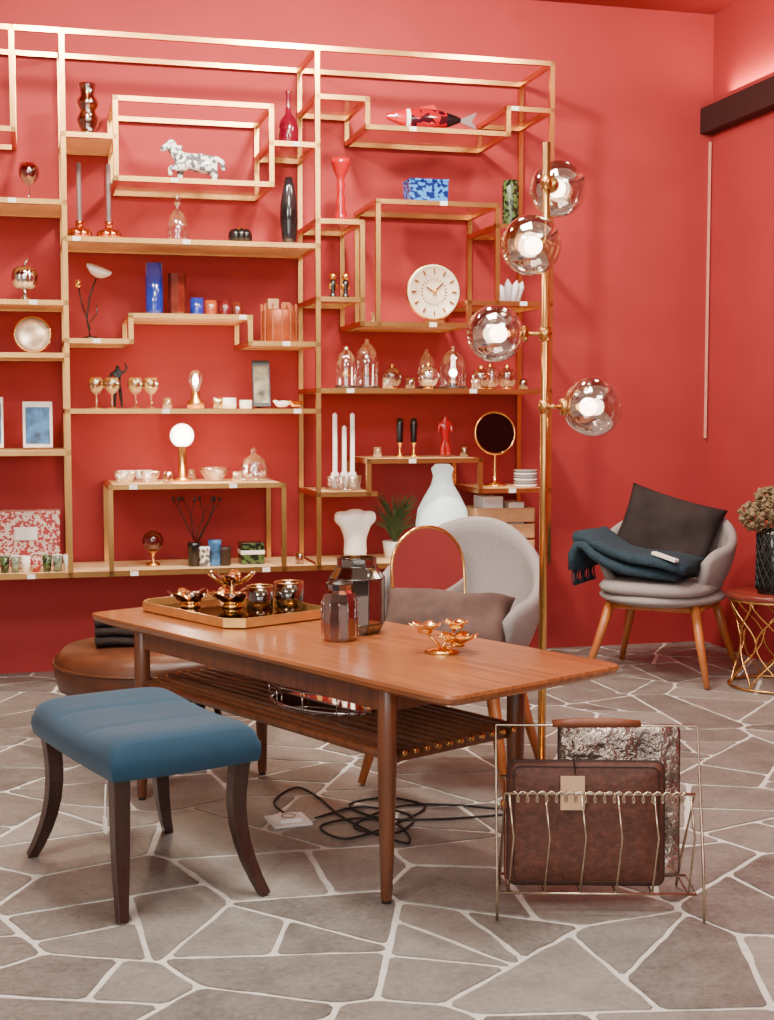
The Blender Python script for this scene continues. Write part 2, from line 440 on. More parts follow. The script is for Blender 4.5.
def goblet(name, u, z, h, r, m, w=0.18):
    return L(name, [(0,0),(r*.75,0),(r*.7,h*.02),(r*.1,h*.06),(r*.09,h*.45),(r*.5,h*.52),(r*.95,h*.68),(r,h*.82),(r*.82,h),(r*.78,h),(r*.93,h*.8),(r*.85,h*.68),(r*.4,h*.56),(0,h*.54)], m, u, z, w)
def cup(name, u, z, h, r, m, w=0.18, flare=1.0, n=24):
    return L(name, [(0,0),(r*.9*flare,0),(r,h*.1),(r,h),(r*.92,h),(r*.9,h*.12),(0,h*.1)], m, u, z, w, n, smooth=(n > 10))

goblet('wine_glass', -.128, 2.156, .18, .045, WINE)
b = MB('footed_glass_ornament')
b.lathe([(0,0),(.04,0),(.035,.01),(.01,.03),(.01,.06)], CHROME)
for i in range(8):
    a = i*pi/4; b.sph((.025*math.cos(a), .025*math.sin(a), .11), (.034,.034,.05), CHROME, 12, 8)
b.tube([(0,0,.15),(.005,0,.18),(.02,0,.195)], .006, CHROME)
put(b, -.155, 1.72)
b = MB('decorative_plate')
Tp = TR((0,0,.085), 80)
b.lathe([(0,0),(.05,.002),(.078,.012),(.08,.016),(.05,.008),(0,.006)], mat('pearl_plate',(226,200,170),.25,0.3,var=.3,scale=25), T=Tp)
b.lathe([(.077,.010),(.083,.012),(.083,.018),(.077,.018)], BRASS, T=Tp)
b.tube([(-.04,-.03,.003),(-.04,.02,.012),(-.04,.03,.06)], .003, BRASS); b.tube([(.04,-.03,.003),(.04,.02,.012),(.04,.03,.06)], .003, BRASS)
put(b, -.125, 1.49)
def frame(name, u, z, w_, h, m1, m2, wofs=.18):
    b = MB(name); R = rot(-10).to_3x3()
    b.box((0,0,h/2+.003), (w_, .015, h), m1, R=R); b.box((0,-.009,h/2), (w_*.82, .004, h*.8), m2, R=R)
    b.box((0,.045,h*.3), (.02,.006,h*.65), m1, R=rot(18).to_3x3())
    return put(b, u, z+.004, wofs, bevel=.002)
frame('art_book', -.11, 1.06, .13, .21, PAPER, BLUEB)
frame('art_book', -.31, 1.06, .1, .23, PAPER, BLUEB)
b = MB('patterned_gift_box'); b.box((0,0,.125), (.34,.14,.25), REDWHITE); b.box((0,0,.255), (.345,.145,.012), REDWHITE); b.box((.02,-.073,.16), (.1,.003,.06), PAPER); put(b, -.19, ZB, .28, bevel=.003)
b = MB('row_of_patterned_cups')
for i in range(8):
    for j in range(2):
        b.lathe([(0,0),(.016,0),(.022,.07),(.02,.07),(.014,.004),(0,.004)], [REDWHITE, GREENM, FAB, WHITE][(i+j) % 4], c=(-.17+i*.046, -.03+j*.045, 0), n=14)
put(b, -.14, ZB, .1)
L('bulbous_amber_vase', [(0,0),(.045,0),(.045,.02),(.03,.04),(.048,.075),(.05,.095),(.032,.13),(.047,.155),(.047,.175),(.03,.2),(.038,.24),(.04,.25),(.035,.25),(.026,.2),(.042,.165),(.028,.13),(.045,.09),(.026,.04),(0,.03)], AMBER, .134, 2.45)
hv = [(0,0,.105),(-.06,0,.108),(.055,0,.112),(-.095,0,.145),(-.115,0,.18),(-.145,0,.165),(-.165,0,.15),
      (-.07,.022,.07),(-.075,.022,.035),(-.07,.022,.008), (-.09,-.022,.075),(-.125,-.022,.07),(-.12,-.022,.035),
      (.075,.022,.07),(.095,.022,.04),(.08,.022,.008),(.07,-.022,.07),(.085,-.022,.04),(.065,-.022,.008),
      (.09,0,.125),(.12,0,.11),(.125,0,.07), (-.085,0,.165),(-.06,0,.17),(-.115,0,.205)]
hr = [.04,.042,.04,.03,.024,.018,.012,.019,.012,.012,.019,.012,.011,.023,.012,.012,.023,.012,.012,.014,.016,.008,.02,.012,.007]
he = [(0,1),(0,2),(1,3),(3,4),(4,5),(5,6),(1,7),(7,8),(8,9),(1,10),(10,11),(11,12),(2,13),(13,14),(14,15),(2,16),(16,17),(17,18),(2,19),(19,20),(20,21),(3,22),(22,23),(4,24)]
skin_obj('horse_figurine', hv, hr, he, MOSAIC, S(.62,.18,2.27+TOP), AW)
L('magenta_bottle', [(0,0),(.04,0),(.047,.02),(.047,.09),(.04,.13),(.015,.16),(.011,.2),(.011,.255),(.017,.265),(.008,.265)], mat('magenta_glass',(100,3,30),.08,var=.1,coat=.6), 1.05, 2.455)
for u in (.09, .22):
    b = MB('taper_candle_in_holder')
    for i in range(6):
        a = i*pi/3; b.sph((.03*math.cos(a), .03*math.sin(a), .03), .026, COPPER, 12, 8)
    b.lathe([(0,.04),(.02,.04),(.016,.08),(.02,.09),(0,.09)], COPPER)
    b.lathe([(.011,.085),(.011,.345),(.004,.35),(0,.35)], GREYC)
    put(b, u, 2.0)
L('glass_decanter', [(0,0),(.045,0),(.052,.02),(.05,.08),(.035,.13),(.013,.155),(.013,.18),(.02,.185),(.02,.19),(.008,.192),(.018,.21),(.01,.225),(0,.228)], CLEAR, .53, 2.0)
b = MB('black_lotus_candle_holder')
for i in range(8):
    a = i*pi/4; b.sph((.034*math.cos(a), .034*math.sin(a), .042), (.022,.022,.036), BLACK, 10, 8)
b.sph((0,0,.034), (.034,.034,.032), BLACK); b.sph((0,0,.075), .014, GOLD)
put(b, .82, 2.0)
L('black_teardrop_vase', [(0,0),(.025,0),(.034,.04),(.042,.12),(.04,.2),(.028,.28),(.018,.325),(.014,.325),(.02,.28),(0,.2)], mat('black_white_glass',(30,28,32),.08,var=.9,scale=9,coat=.5), 1.05, 2.0)
b = MB('wire_stem_flower')
b.lathe([(0,0),(.03,0),(.03,.015),(0,.02)], BLACK); b.tube([(0,0,.01),(-.015,0,.1),(0,0,.2),(.03,0,.28)], .004, BLACK); b.tube([(0,0,.05),(-.04,0,.18),(-.05,0,.25)], .003, BLACK); b.tube([(0,0,.08),(.03,0,.12),(.03,0,.16)], .003, BLACK)
b.lathe([(0,0),(.03,.008),(.055,.03),(.06,.045),(.05,.035),(0,.012)], WHITE, T=TR((.03,0,.285), 15, 20))
b.sph((-.05,0,.255), (.014,.014,.02), GOLD)
put(b, .13, 1.555)
cup('cobalt_glass_vase', .42, 1.67, .24, .04, COBALT)
cup('faceted_brown_vase', .525, 1.67, .195, .042, BROWNG, n=8)
cup('blue_tumbler', .615, 1.67, .085, .031, COBALT)
cup('amber_tumbler', .68, 1.67, .075, .028, mat('orange_glass',(150,66,28),.12,coat=.6), flare=.8)
cup('wine_red_tumbler', .745, 1.67, .078, .029, mat('wine_glaze',(90,14,22),.1,coat=.6))
cup('brown_tumbler', .803, 1.67, .068, .026, BROWNG)
b = MB('copper_pencil_tin')
b.lathe([(0,0),(.085,0),(.085,.15),(.08,.155),(.08,.01),(0,.01)], mat('rust_band',(150,70,38),.4,.4), n=30)
for i in range(12):
    a = i*pi/6; b.box((.083*math.cos(a), .083*math.sin(a), .09), (.008,.008,.18), COPPER)
b.box((-.03,0,.12), (.05,.05,.17), WOODBOX); b.box((.03,0,.11), (.04,.04,.16), COPPER)
put(b, 1.0, 1.553)
for u in (.15,.22,.325,.395): goblet('yellow_goblet', u, 1.245, .14, .037, GOLDG, .12)
sv = [(0,0,.115),(0,0,.14),(0,0,.165),(0,0,.185),(0,0,.2),(-.012,0,.075),(-.014,0,.035),(-.014,0,.005),(.012,0,.075),(.016,0,.035),(.018,0,.005),(-.03,0,.16),(-.036,0,.125),(-.02,-.01,.11),(.03,0,.165),(.045,0,.19),(.03,0,.21)]
sr = [.013,.014,.016,.006,.012,.009,.007,.006,.009,.007,.006,.006,.005,.004,.006,.005,.004]
se = [(0,1),(1,2),(2,3),(3,4),(0,5),(5,6),(6,7),(0,8),(8,9),(9,10),(2,11),(11,12),(12,13),(2,14),(14,15),(15,16)]
skin_obj('man_statuette', sv, sr, se, BLACK, S(.25,.2,1.245+TOP), AW)
b = MB('bulb_table_lamp'); b.lathe([(0,0),(.04,0),(.04,.03),(.02,.05),(.02,.08)], BRASS); b.lathe([(.016,.08),(.02,.095),(.036,.13),(.036,.15),(.02,.175),(0,.182)], CLEAR); b.sph((0,0,.13), (.014,.014,.024), BULB, 10, 8)
put(b, .605, 1.245)
cup('white_bowl', .76, 1.245, .05, .035, WHITE); cup('white_bowl', .84, 1.245, .04, .03, WHITE)
frame('small_picture_frame', .913, 1.245, .085, .22, BLACK, mat('print',(150,150,130),.5,var=.8,scale=20))
def bird(u, z, m, s=1, rz=0):
    bv = [(0,0,.035),(.03,0,.04),(-.035,0,.035),(-.05,0,.055),(-.068,0,.055),(.07,0,.05)]
    bv = [tuple(x*s for x in p) for p in bv]
    skin_obj('bird_figurine', bv, [r*s for r in (.024,.018,.02,.015,.004,.006)], [(0,1),(0,2),(2,3),(3,4),(1,5)], m, S(u,.15,z+TOP-.012*s), AW+rz)
bird(1.01, 1.25, WHITE, .7); bird(1.075, 1.25, GOLD, .7, 30)
b = MB('globe_table_lamp')
b.lathe([(0,0),(.045,0),(.045,.015),(.02,.02),(.018,.15),(.024,.16),(.024,.175)], BRASS); b.sph((0,0,.215), .055, BULBS)
put(b, .54, .905)
def bowl(name, u, z, r, h, m, w=.16): return L(name, [(0,0),(r*.5,0),(r*.55,h*.1),(r*.95,h*.7),(r,h),(r*.95,h),(r*.88,h*.7),(r*.45,h*.15),(0,h*.12)], m, u, z, w)
bowl('clear_glass_bowl', .27, .905, .055, .055, CLEAR, .1); bowl('clear_glass_bowl', .385, .905, .045, .055, CLEAR, .1); bowl('clear_glass_bowl', .69, .905, .07, .065, CLEAR, .2)
b = MB('cups_on_glass_tray'); b.lathe([(0,0),(.1,0),(.11,.01),(.1,.012),(0,.008)], CLEAR)
for i in range(4): b.lathe([(0,.012),(.015,.012),(.022,.05),(.02,.05),(0,.02)], WHITE, c=(-.06+.04*i,.01*(i%2),0), n=14)
put(b, .33, .905, .3)
L('glass_cake_dome', [(.0,0),(.085,0),(.09,.012),(.07,.014),(.07,.06),(.055,.1),(.02,.122),(.01,.13),(.016,.145),(0,.158)], CLEAR, .875, .905)
for (u, z, w, m) in ((.78,.905,.06,CLEAR),(.462,.905,.07,AMBER),(.60,.905,.35,CLEAR),(.70,1.245,.1,GOLDG),(.48,1.245,.25,CLEAR),(1.08,.515,.1,AMBER),(1.62,1.34,.1,AMBER),(1.94,1.34,.07,CLEAR),(2.2,1.34,.12,AMBER),(1.5,1.34,.08,CLEAR),(1.47,1.01,.15,CLEAR),(1.9,1.01,.12,AMBER),(1.45,1.65,.1,CLEAR)):
    cup('glass_votive', u, z, .05, .022, m, w, .8, 16)
b = MB('red_glass_ball_on_stand'); b.lathe([(0,0),(.035,0),(.03,.01),(.008,.02),(.008,.055),(.025,.07)], BRASS); b.sph((0,0,.115), .05, mat('ruby_ball',(80,8,12),.06,coat=.6)); put(b, .40, ZB)
b = MB('stack_of_dark_tins')
for i,(x,h,m) in enumerate([(-.075,.11,BLACK),(-.03,.09,MOSAIC),(.02,.12,BLUEB),(.065,.085,LEATHD)]):
    b.lathe([(0,0),(.028,0),(.03,.004),(.03,h*.8),(.031,h*.82),(.031,h),(0,h)], m, c=(x,0,0), n=20)
put(b, .66, ZB, .12)
b = MB('striped_storage_box'); b.box((0,0,.05), (.11,.11,.1), GREENM); b.box((0,0,.055), (.114,.114,.02), PAPER); put(b, .86, ZB, bevel=.003)
b = MB('twig_arrangement')
b.lathe([(0,0),(.03,0),(.035,.05),(.015,.09),(.012,.09),(0,.01)], BLACK)
for i in range(9):
    a = i*.8; p = [(0,0,.08)]; q = Vector((0,0,.08))
    for k in range(4): q = q+Vector((.03*math.cos(a+k*.4), .012*math.sin(a), .055)); p.append(tuple(q))
    b.tube(p, .002, DKWOOD, 5); b.sph(p[-1], (.008,.004,.012), DKWOOD, 8, 6)
put(b, .62, ZB, .32)
# right bay objects
b = MB('glass_fish'); P = []
for i in range(21):
    x = -.2+.36*i/20; k = i/20
    r = .048*math.sin(pi*min(1, k*.93+.04))**.8+.003
    P.append([(x, r*.7*math.cos(a), .055+r*math.sin(a)+.02*(k-.5)**2) for a in [2*pi*j/16 for j in range(16)]])
b.grid(P[:6], REDG, closeu=True); b.grid(P[5:7], WHITE, closeu=True); b.grid(P[6:17], FISHM, closeu=True); b.grid(P[16:], BLACK, closeu=True)
b.add([(.14,-.004,.055),(.24,-.004,.1),(.215,-.004,.055),(.24,-.004,.02),(.14,.004,.055),(.24,.004,.1),(.215,.004,.055),(.24,.004,.02)], [(0,2,1),(0,3,2),(4,5,6),(4,6,7),(0,1,5,4),(1,2,6,5),(2,3,7,6),(3,0,4,7)], GREYC, False)
b.add([(-.05,0,.085),(.05,0,.085),(.03,0,.125),(-.03,.004,.115)], [(0,1,2,3)], REDG); b.sph((-.16,-.02,.062), .008, WHITE)
b.box((-.03,0,.006), (.1,.05,.012), REDG)
put(b, 1.70, 2.55, .08)
L('red_candle_holder', [(0,0),(.05,0),(.048,.012),(.025,.03),(.03,.045),(.018,.07),(.024,.1),(.016,.14),(.022,.18),(.016,.2),(.03,.235),(.045,.275),(.047,.3),(.035,.3),(.02,.27),(0,.27)], REDG, 1.29, 2.115, .14)
b = MB('blue_mosaic_box'); b.box((0,0,.05), (.19,.12,.1), BLUEM); b.box((0,0,.106), (.196,.126,.012), BLUEM); b.sph((0,0,.118), .008, GOLD); put(b, 1.70, 2.215, .12, bevel=.003)
L('green_speckled_vase', [(0,0),(.035,0),(.042,.03),(.042,.2),(.036,.235),(.032,.235),(.037,.2),(.037,.03),(0,.02)], GREENM, 2.15, 2.12)
b = MB('mantel_clock')
Tc = TR((0,-.01,.15), 90)
b.lathe([(0,-.025),(.125,-.025),(.13,-.01),(.13,.01),(.122,.018),(.118,.012),(0,.012)], STONE_P, T=Tc, n=48)
b.lathe([(.118,.010),(.132,.012),(.134,-.002),(.128,-.01)], BRASS, T=Tc, n=48)
for i in range(24):
    a = i*pi/12; b.box((.06*math.sin(a), -.0245, .15+.06*math.cos(a)), (.003,.003,.012), BRASS, R=Matrix.Rotation(a,3,'Y'))
for i in range(12):
    a = i*pi/6; b.box((.1*math.sin(a), -.0265, .15+.1*math.cos(a)), (.006,.01,.022), GOLD, R=Matrix.Rotation(a,3,'Y'))
b.box((.02,-.03,.17), (.006,.003,.07), GOLD, R=Matrix.Rotation(.8,3,'Y')); b.box((-.02,-.03,.16), (.006,.003,.05), GOLD, R=Matrix.Rotation(-1,3,'Y'))
b.sph((0,-.03,.15), .012, GOLD); b.box((0,0,.008), (.09,.07,.016), BRASS)
put(b, 1.73, 1.65, .1)
for du in (-.025, .03):
    b = MB('gold_figurine'); b.lathe([(0,0),(.025,0),(.02,.01),(.008,.03),(.018,.06),(.012,.085),(.006,.09)], BLACK); b.sph((0,0,.105), .018, GOLD); b.sph((0,0,.06), (.024,.015,.02), GOLD)
    put(b, 1.275+du*1.1, 1.76, .12)
b = MB('crystal_cluster')
QZ = mat('quartz',(225,222,226),.15)
for i in range(9):
    a = i*.7; p = Vector((.03*math.cos(a), .03*math.sin(a), .008)); d = Vector((.35*math.cos(a), .35*math.sin(a), 1)).normalized()*(.07+.05*random.random())
    b.tube([p, p+d*.75, p+d], [.018,.018,.001], QZ, 6)
put(b, 2.15, 1.757)
def cloche(u, h, r, inner, w=.18, name='glass_cloche'):
    b = MB(name); b.lathe([(0,0),(r*1.05,0),(r*1.05,.014),(0,.014)], DKWOOD)
    b.lathe([(r*.92,.014),(r*.95,h*.5),(r*.8,h*.75),(r*.4,h*.88),(.01,h*.92),(.012,h*.98),(0,h)], CLEAR)
    if inner == 'bulb':
        b.lathe([(0,.014),(.02,.014),(.02,.05),(0,.05)], BRASS); b.sph((0,0,.08), .02, BULB, 10, 8)
    else: b.sph((0,0,h*.35), r*.45, inner)
    return put(b, u, 1.34, w)
cloche(1.31,.2,.052,GOLD,.12); cloche(1.43,.24,.06,COPPER,.2)
def ball(u, r, m, cap=True, w=.15, z=1.34, name='smoked_glass_ball'):
    b = MB(name); b.lathe([(0,0),(r*.5,0),(r*.45,.01),(r*.3,.012)], BRASS); b.sph((0,0,r+.006), r, m)
    b.lathe([(.012,2*r),(.012,2*r+.02),(0,2*r+.022)], BRASS); put(b, u, z, w)
ball(1.556,.05,ROSE,w=.2); ball(1.71,.052,SMOKE,w=.1); cloche(1.76,.2,.048,GOLD,.3); cloche(1.865,.21,.068,'bulb',.2); ball(1.99,.048,ROSE,w=.14); ball(2.08,.055,SMOKE,w=.27); ball(2.12,.05,ROSE,w=.13)
b = MB('candle_stand_with_white_candles')
b.lathe([(0,0),(.09,0),(.09,.012),(0,.014)], CLEAR)
for x in (-.045, .0, .04): b.lathe([(0,.014),(.018,.014),(.014,.05),(.02,.08),(.011,.09),(.011,.36 if x != 0 else .3),(0,.37 if x != 0 else .31)], WHITE, c=(x,0,0), n=14)
for i in range(6): a = i*pi/3; b.lathe([(0,.012),(.018,.012),(.026,.07),(.024,.07),(.015,.02)], CLEAR, c=(.06*math.cos(a),.06*math.sin(a),0), n=12)
put(b, 1.30, .857, .12)
for u in (1.59, 1.66):
    b = MB('black_and_gold_candlestick'); b.lathe([(0,0),(.025,0),(.02,.01),(.007,.02),(.007,.06),(.015,.07)], GOLD); b.lathe([(.014,.07),(.018,.16),(.014,.19),(0,.19)], BLACK); put(b, u, 1.01)
rv = [(0,0,.11),(0,0,.15),(0,0,.18),(0,0,.2),(-.012,0,.06),(-.015,0,.005),(.012,0,.06),(.015,0,.005),(-.028,0,.16),(-.035,0,.12),(.028,0,.16),(.03,-.01,.12)]
skin_obj('red_figurine', rv, [.022,.024,.01,.019,.015,.016,.015,.016,.011,.009,.011,.009], [(0,1),(1,2),(2,3),(0,4),(4,5),(0,6),(6,7),(1,8),(8,9),(1,10),(10,11)], REDG, S(1.82,.18,1.01+TOP), AW)
b = MB('round_vanity_mirror')
Tm = TR((0,0,.262), 85)
b.lathe([(0,.004),(.1,.004)], mat('dark_mirror',(60,50,48),.04,1.0), T=Tm, n=40); b.tube([Tm @ Vector((.103*math.cos(a), .103*math.sin(a), 0)) for a in [2*pi*i/40 for i in range(40)]], .006, GOLD, 8, True)
b.lathe([(0,-.004),(.1,-.004)], BLACK, T=Tm, n=40)
b.lathe([(0,0),(.06,0),(.055,.01),(.01,.02),(.007,.06),(.007,.16)], GOLD)
put(b, 2.08, .862, .19)
b = MB('stack_of_white_plates')
for i in range(6): b.lathe([(0,0),(.045,0),(.06,.012),(.057,.014),(0,.006)], [WHITE, GREYF][i%2], c=(0,0,i*.014))
put(b, 2.205, .862, .09)
tv = [(0,0,.02),(0,0,.07),(0,0,.12),(0,0,.18),(-.06,0,.225),(.06,0,.225),(0,0,.235),(-.105,0,.225),(.105,0,.225),(0,0,.262)]
skin_obj('white_torso_vase', tv, [.065,.06,.055,.066,.044,.044,.038,.034,.034,.03], [(0,1),(1,2),(2,3),(3,4),(3,5),(3,6),(4,7),(5,8),(6,9)], WHITE, S(1.355,.13,ZB+TOP-.01), AW)
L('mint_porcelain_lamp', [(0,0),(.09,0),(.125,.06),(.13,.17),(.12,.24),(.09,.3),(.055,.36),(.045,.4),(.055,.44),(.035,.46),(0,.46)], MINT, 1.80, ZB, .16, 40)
b = MB('wooden_crate'); b.box((0,0,.006), (.3,.22,.012), WOODBOX)
for y in (-.11,.11):
    for z in (.05,.13,.21): b.box((0,y,z), (.3,.012,.07), WOODBOX)
for x in (-.15,.15):
    for z in (.05,.13,.21): b.box((x,0,z), (.012,.22,.07), WOODBOX)
b.box((-.05,0,.16),(.1,.16,.28),WHITE); b.box((.07,0,.15),(.08,.16,.24),PAPER)
put(b, 2.1, ZB, .2, bevel=.003)
b = MB('potted_grass_plant'); b.lathe([(0,0),(.05,0),(.06,.08),(.055,.08),(0,.07)], WHITE)
for i in range(150):
    a = random.random()*6.28; r = .08+.08*random.random(); h = .08+.16*random.random()
    b.tube([(0,0,.07),(r*.3*math.cos(a),r*.3*math.sin(a),.08+h*.7),(r*.8*math.cos(a),r*.8*math.sin(a),.08+h)], [.003,.003,.001], DGREEN, 4)
put(b, 1.585, ZB, .26)

# ---------------------------------------------------------------- coffee table
TC = Vector((-.182, 4.008, 0)); TA = -49.5; TZ = .58
tb = MB('teak_coffee_table')
Lh, Wh = .885, .328
def outline(sx, sy, z, n=10):
    pts = []
    N = 64
    for i in range(N):
        a = 2*pi*(i+.5)/N
        ca, sa = math.cos(a), math.sin(a)
        e = 0.075
        x = math.copysign(abs(ca)**e, ca); y = math.copysign(abs(sa)**e, sa)
        x, y = sx*x, sy*y
        y *= 1-0.02*(abs(x)/sx)**2
        x *= 1-0.012*(abs(y)/sy)**2
        pts.append((x, y, z))
    return pts
rows = [outline(Lh-.03, Wh-.03, TZ-.032), outline(Lh-.006, Wh-.006, TZ-.02), outline(Lh, Wh, TZ-.008), outline(Lh-.003, Wh-.003, TZ), ]
vs = [p for r in rows for p in r]; n = 64; fs = []
for j in range(3):
    for i in range(n): fs.append((j*n+i, j*n+(i+1) % n, (j+1)*n+(i+1) % n, (j+1)*n+i))
fs.append(tuple(range(n))[::-1]); fs.append(tuple(range(3*n, 4*n)))
tb.add(vs, fs, TEAK, False)
XS = (-.61, .595); YS = (-.268, .195)
for x in XS:
    for y in YS:
        tb.tube([(x, y, TZ-.03), (x, y, .34), (x*1.005, y*1.02, 0.008)], [.025,.025,.015], TEAKL, 14)
        tb.tube([(x*1.005, y*1.02, 0.008),(x*1.005, y*1.02, 0.0)], .012, RUBBER, 12)
ymid = sum(YS)/2; yw = YS[1]-YS[0]; xmid = sum(XS)/2; xw = XS[1]-XS[0]
for y in YS: tb.box((xmid, y, TZ-.06), (xw, .018, .055), TEAKL)
for sx in (-1, 1):
    tb.box((xmid+sx*xw/2, ymid, TZ-.06), (.018, yw, .055), TEAKL)
    tb.box((xmid+sx*(xw/2-.02), ymid, .366), (.03, yw, .024), TEAKL)
for i in range(11):
    y = YS[0]+.035+(yw-.07)*i/10
    tb.tube([(XS[0]-.02, y, .385), (XS[1]+.02, y, .385)], .008, TEAKL, 8)
    for x, sx in ((XS[0], -1), (XS[1], 1)): tb.tube([(x+sx*.02, y, .385), (x+sx*.03, y, .385)], .008, BRASS, 8)
for y in YS: tb.tube([(XS[0], y, .38), (XS[1], y, .38)], .013, TEAKL, 10)
tb.done(TC, TA, bevel=.0015)

# serving tray
b = MB('octagonal_brass_tray')
hx, hy, c = .29, .195, .05
oc = [(-hx+c,-hy),(hx-c,-hy),(hx,-hy+c),(hx,hy-c),(hx-c,hy),(-hx+c,hy),(-hx,hy-c),(-hx,-hy+c)]
def ring(s, z): return [(x*s, y*s, z) for x, y in oc]
TRB = mat('tray_brass', (232, 184, 112), .3, .8)
for (s0,z0,s1,z1,m) in [(.97,0,1,.005,TRB),(1,.005,1.0,.033,TRB),(1.0,.033,.98,.033,TRB),(.98,.033,.975,.008,TRB)]:
    vs = ring(s0,z0)+ring(s1,z1); b.add(vs, [(i,(i+1)%8,8+(i+1)%8,8+i) for i in range(8)], m, False)
b.add(ring(.98,.008), [tuple(range(8))], mat('dark_mirror_tray',(95,78,66),.06,1.0), False)
b.add(ring(.97,0), [tuple(range(8))], BRASS, False)
b.done((-.51, 4.44, TZ+.0005), TA)
def tray_leaf_bowl(x, y, r, h, tiers):
    b = MB('leaf_tealight_bowl')
    for k in range(tiers):
        z = k*h*.5+.02
        for i in range(6):
            a = i*pi/3+k*.5
            T = TR((math.cos(a)*r*.35, math.sin(a)*r*.35, z)) @ rot(0, -35, math.degrees(a))
            b.sph((r*.3,0,0), (r*.45, r*.28, .004), [GOLD, OLIVE][(i+k) % 2], 14, 8, T=T)
        b.lathe([(0,z),(r*.3,z),(r*.35,z+.03),(r*.3,z+.03),(0,z+.008)], AMBER, n=20)
    b.lathe([(0,0),(r*.4,0),(r*.35,.012),(.008,.02),(.008,(tiers-1)*h*.5+.02)], GOLD)
    b.done((x, y, TZ+.009), 0)
tray_leaf_bowl(-.66, 4.54, .085, .1, 1); tray_leaf_bowl(-.52, 4.53, .09, .12, 2)
def tumbler(name, x, y, r, h, m, z, n=24, rim=BRASS):
    b = MB(name); b.lathe([(0,0),(r*.85,0),(r*.95,.008),(r,h*.5),(r*.96,h),(r*.9,h),(r*.92,h*.5),(r*.86,.016),(0,.014)], m, n=n)
    b.lathe([(0,.016),(r*.84,.016),(r*.86,.03),(r*.5,.034),(0,.034)], GOLD, n=n)
    if rim: b.tube([(r*.94*math.cos(a), r*.94*math.sin(a), h) for a in [2*pi*i/28 for i in range(28)]], .0025, rim, 6, True)
    b.done((x, y, z), 10)
tumbler('olive_glass_tumbler', -.412, 4.377, .044, .092, OLIVE, TZ+.009)
tumbler('olive_glass_tumbler', -.322, 4.43, .05, .098, OLIVE, TZ+.009)
b = MB('faceted_smoky_glass_jar')
prof = [(0,0),(.068,0),(.084,.03),(.084,.165),(.06,.2),(.058,.225),(.054,.225),(.056,.197),(.08,.16),(.08,.03),(0,.012)]
b.lathe(prof, GREYG, n=10, smooth=False)
EDGE = mat('dark_glass_edge', (48, 34, 22), .12, coat=.5)
for i in range(10):
    a = i*2*pi/10; b.tube([(r*math.cos(a), r*math.sin(a), z) for r, z in prof[1:6]], .0016, EDGE, 5)
for r, z in ((.084,.03),(.084,.165),(.06,.2),(.058,.225),(.068,.002)):
    b.tube([(r*math.cos(i*2*pi/10), r*math.sin(i*2*pi/10), z) for i in range(10)], .0026, EDGE, 6, True)
b.done((-.091, 4.08, TZ+.001), 8)
b = MB('rose_glass_vase')
b.lathe([(0,0),(.047,0),(.052,.01),(.052,.115),(.043,.14),(.037,.148),(.04,.165),(.036,.165),(.033,.148),(.039,.137),(.048,.11),(.048,.014),(0,.012)], ROSE, n=12, smooth=False)
for i in range(12):
    a = i*pi/6; b.tube([(.053*math.cos(a), .053*math.sin(a), .01), (.053*math.cos(a), .053*math.sin(a), .112)], .002, ROSE, 5)
b.tube([(.038*math.cos(a), .038*math.sin(a), .166) for a in [2*pi*i/28 for i in range(28)]], .0025, EDGE, 6, True)
b.done((-.138, 3.935, TZ+.001), 0)
b = MB('brass_flower_tealight_holder')
for fx, fy, z, r in ((-.045,.01,.055,.05),(.04,-.02,.02,.062),(.05,.04,.06,.04)):
    for i in range(6):
        a = i*pi/3; T = TR((fx, fy, z)) @ rot(0, -28, math.degrees(a))
        b.sph((r*.6,0,0), (r*.5, r*.36, .003), GOLD, 14, 8, T=T)
    b.lathe([(0,z-.002),(.02,z-.002),(.022,z+.014),(.019,z+.014),(0,z+.004)], GOLD, c=(fx,fy,0), n=18)
    b.tube([(0,0,.012),(fx,fy,z)], .004, GOLD)
b.lathe([(0,0),(.05,0),(.045,.006),(.01,.015),(0,.016)], GOLD)
b.done((.152, 3.737, TZ+.001), 10)
b = MB('oval_mirror_tray')
b.lathe([(0,0),(.19,0),(.2,.012),(.19,.012),(.185,.006)], CHROME, sy=.62, n=40); b.lathe([(0,.0065),(.186,.0065)], MIRROR, sy=.62, n=40)
b.tube([(.2*math.cos(a), .124*math.sin(a), .06) for a in [2*pi*i/40 for i in range(40)]], .003, CHROME, 6, True)
for i in range(10):
    a = 2*pi*i/10; b.tube([(.198*math.cos(a), .123*math.sin(a), .005),(.2*math.cos(a), .124*math.sin(a), .06)], .0025, CHROME, 6)
for sx in (-1,1): b.tube([(sx*.2,-.03,.06),(sx*.225,-.02,.075),(sx*.225,.02,.075),(sx*.2,.03,.06)], .004, CHROME)
b.done((-.19, 3.92, .394), TA)

# ---------------------------------------------------------------- stool
st = MB('blue_velvet_stool')
hx, hy = .318, .208
def seat_pt(u, v, side):
    px = u*math.sqrt(1-v*v*.07); py = v*math.sqrt(1-u*u*.07)
    x, y = hx*px, hy*py
    dome = (1-abs(u)**7)*(1-abs(v)**7)
    z = .402+.04*dome**.5+.028*u*u*dome**.3
    g = min(abs(u-.34), abs(u+.34)); z -= .006*math.exp(-(g/.03)**2)*dome
    return (x, y, z)
N = 48
top = [[seat_pt(-1+2*i/N, -1+2*j/N, 1) for j in range(N+1)] for i in range(N+1)]
bot = [[(p[0]*.985, p[1]*.985, .352) for p in row] for row in top]
mid = [[(p[0]*1.006, p[1]*1.008, .38) for p in row] for row in top]
st.grid(top, TEAL); st.grid(bot, TEAL)
def border(g): return [g[0][j] for j in range(N)]+[g[i][N] for i in range(N)]+[g[N][N-j] for j in range(N)]+[g[N-i][0] for i in range(N)]
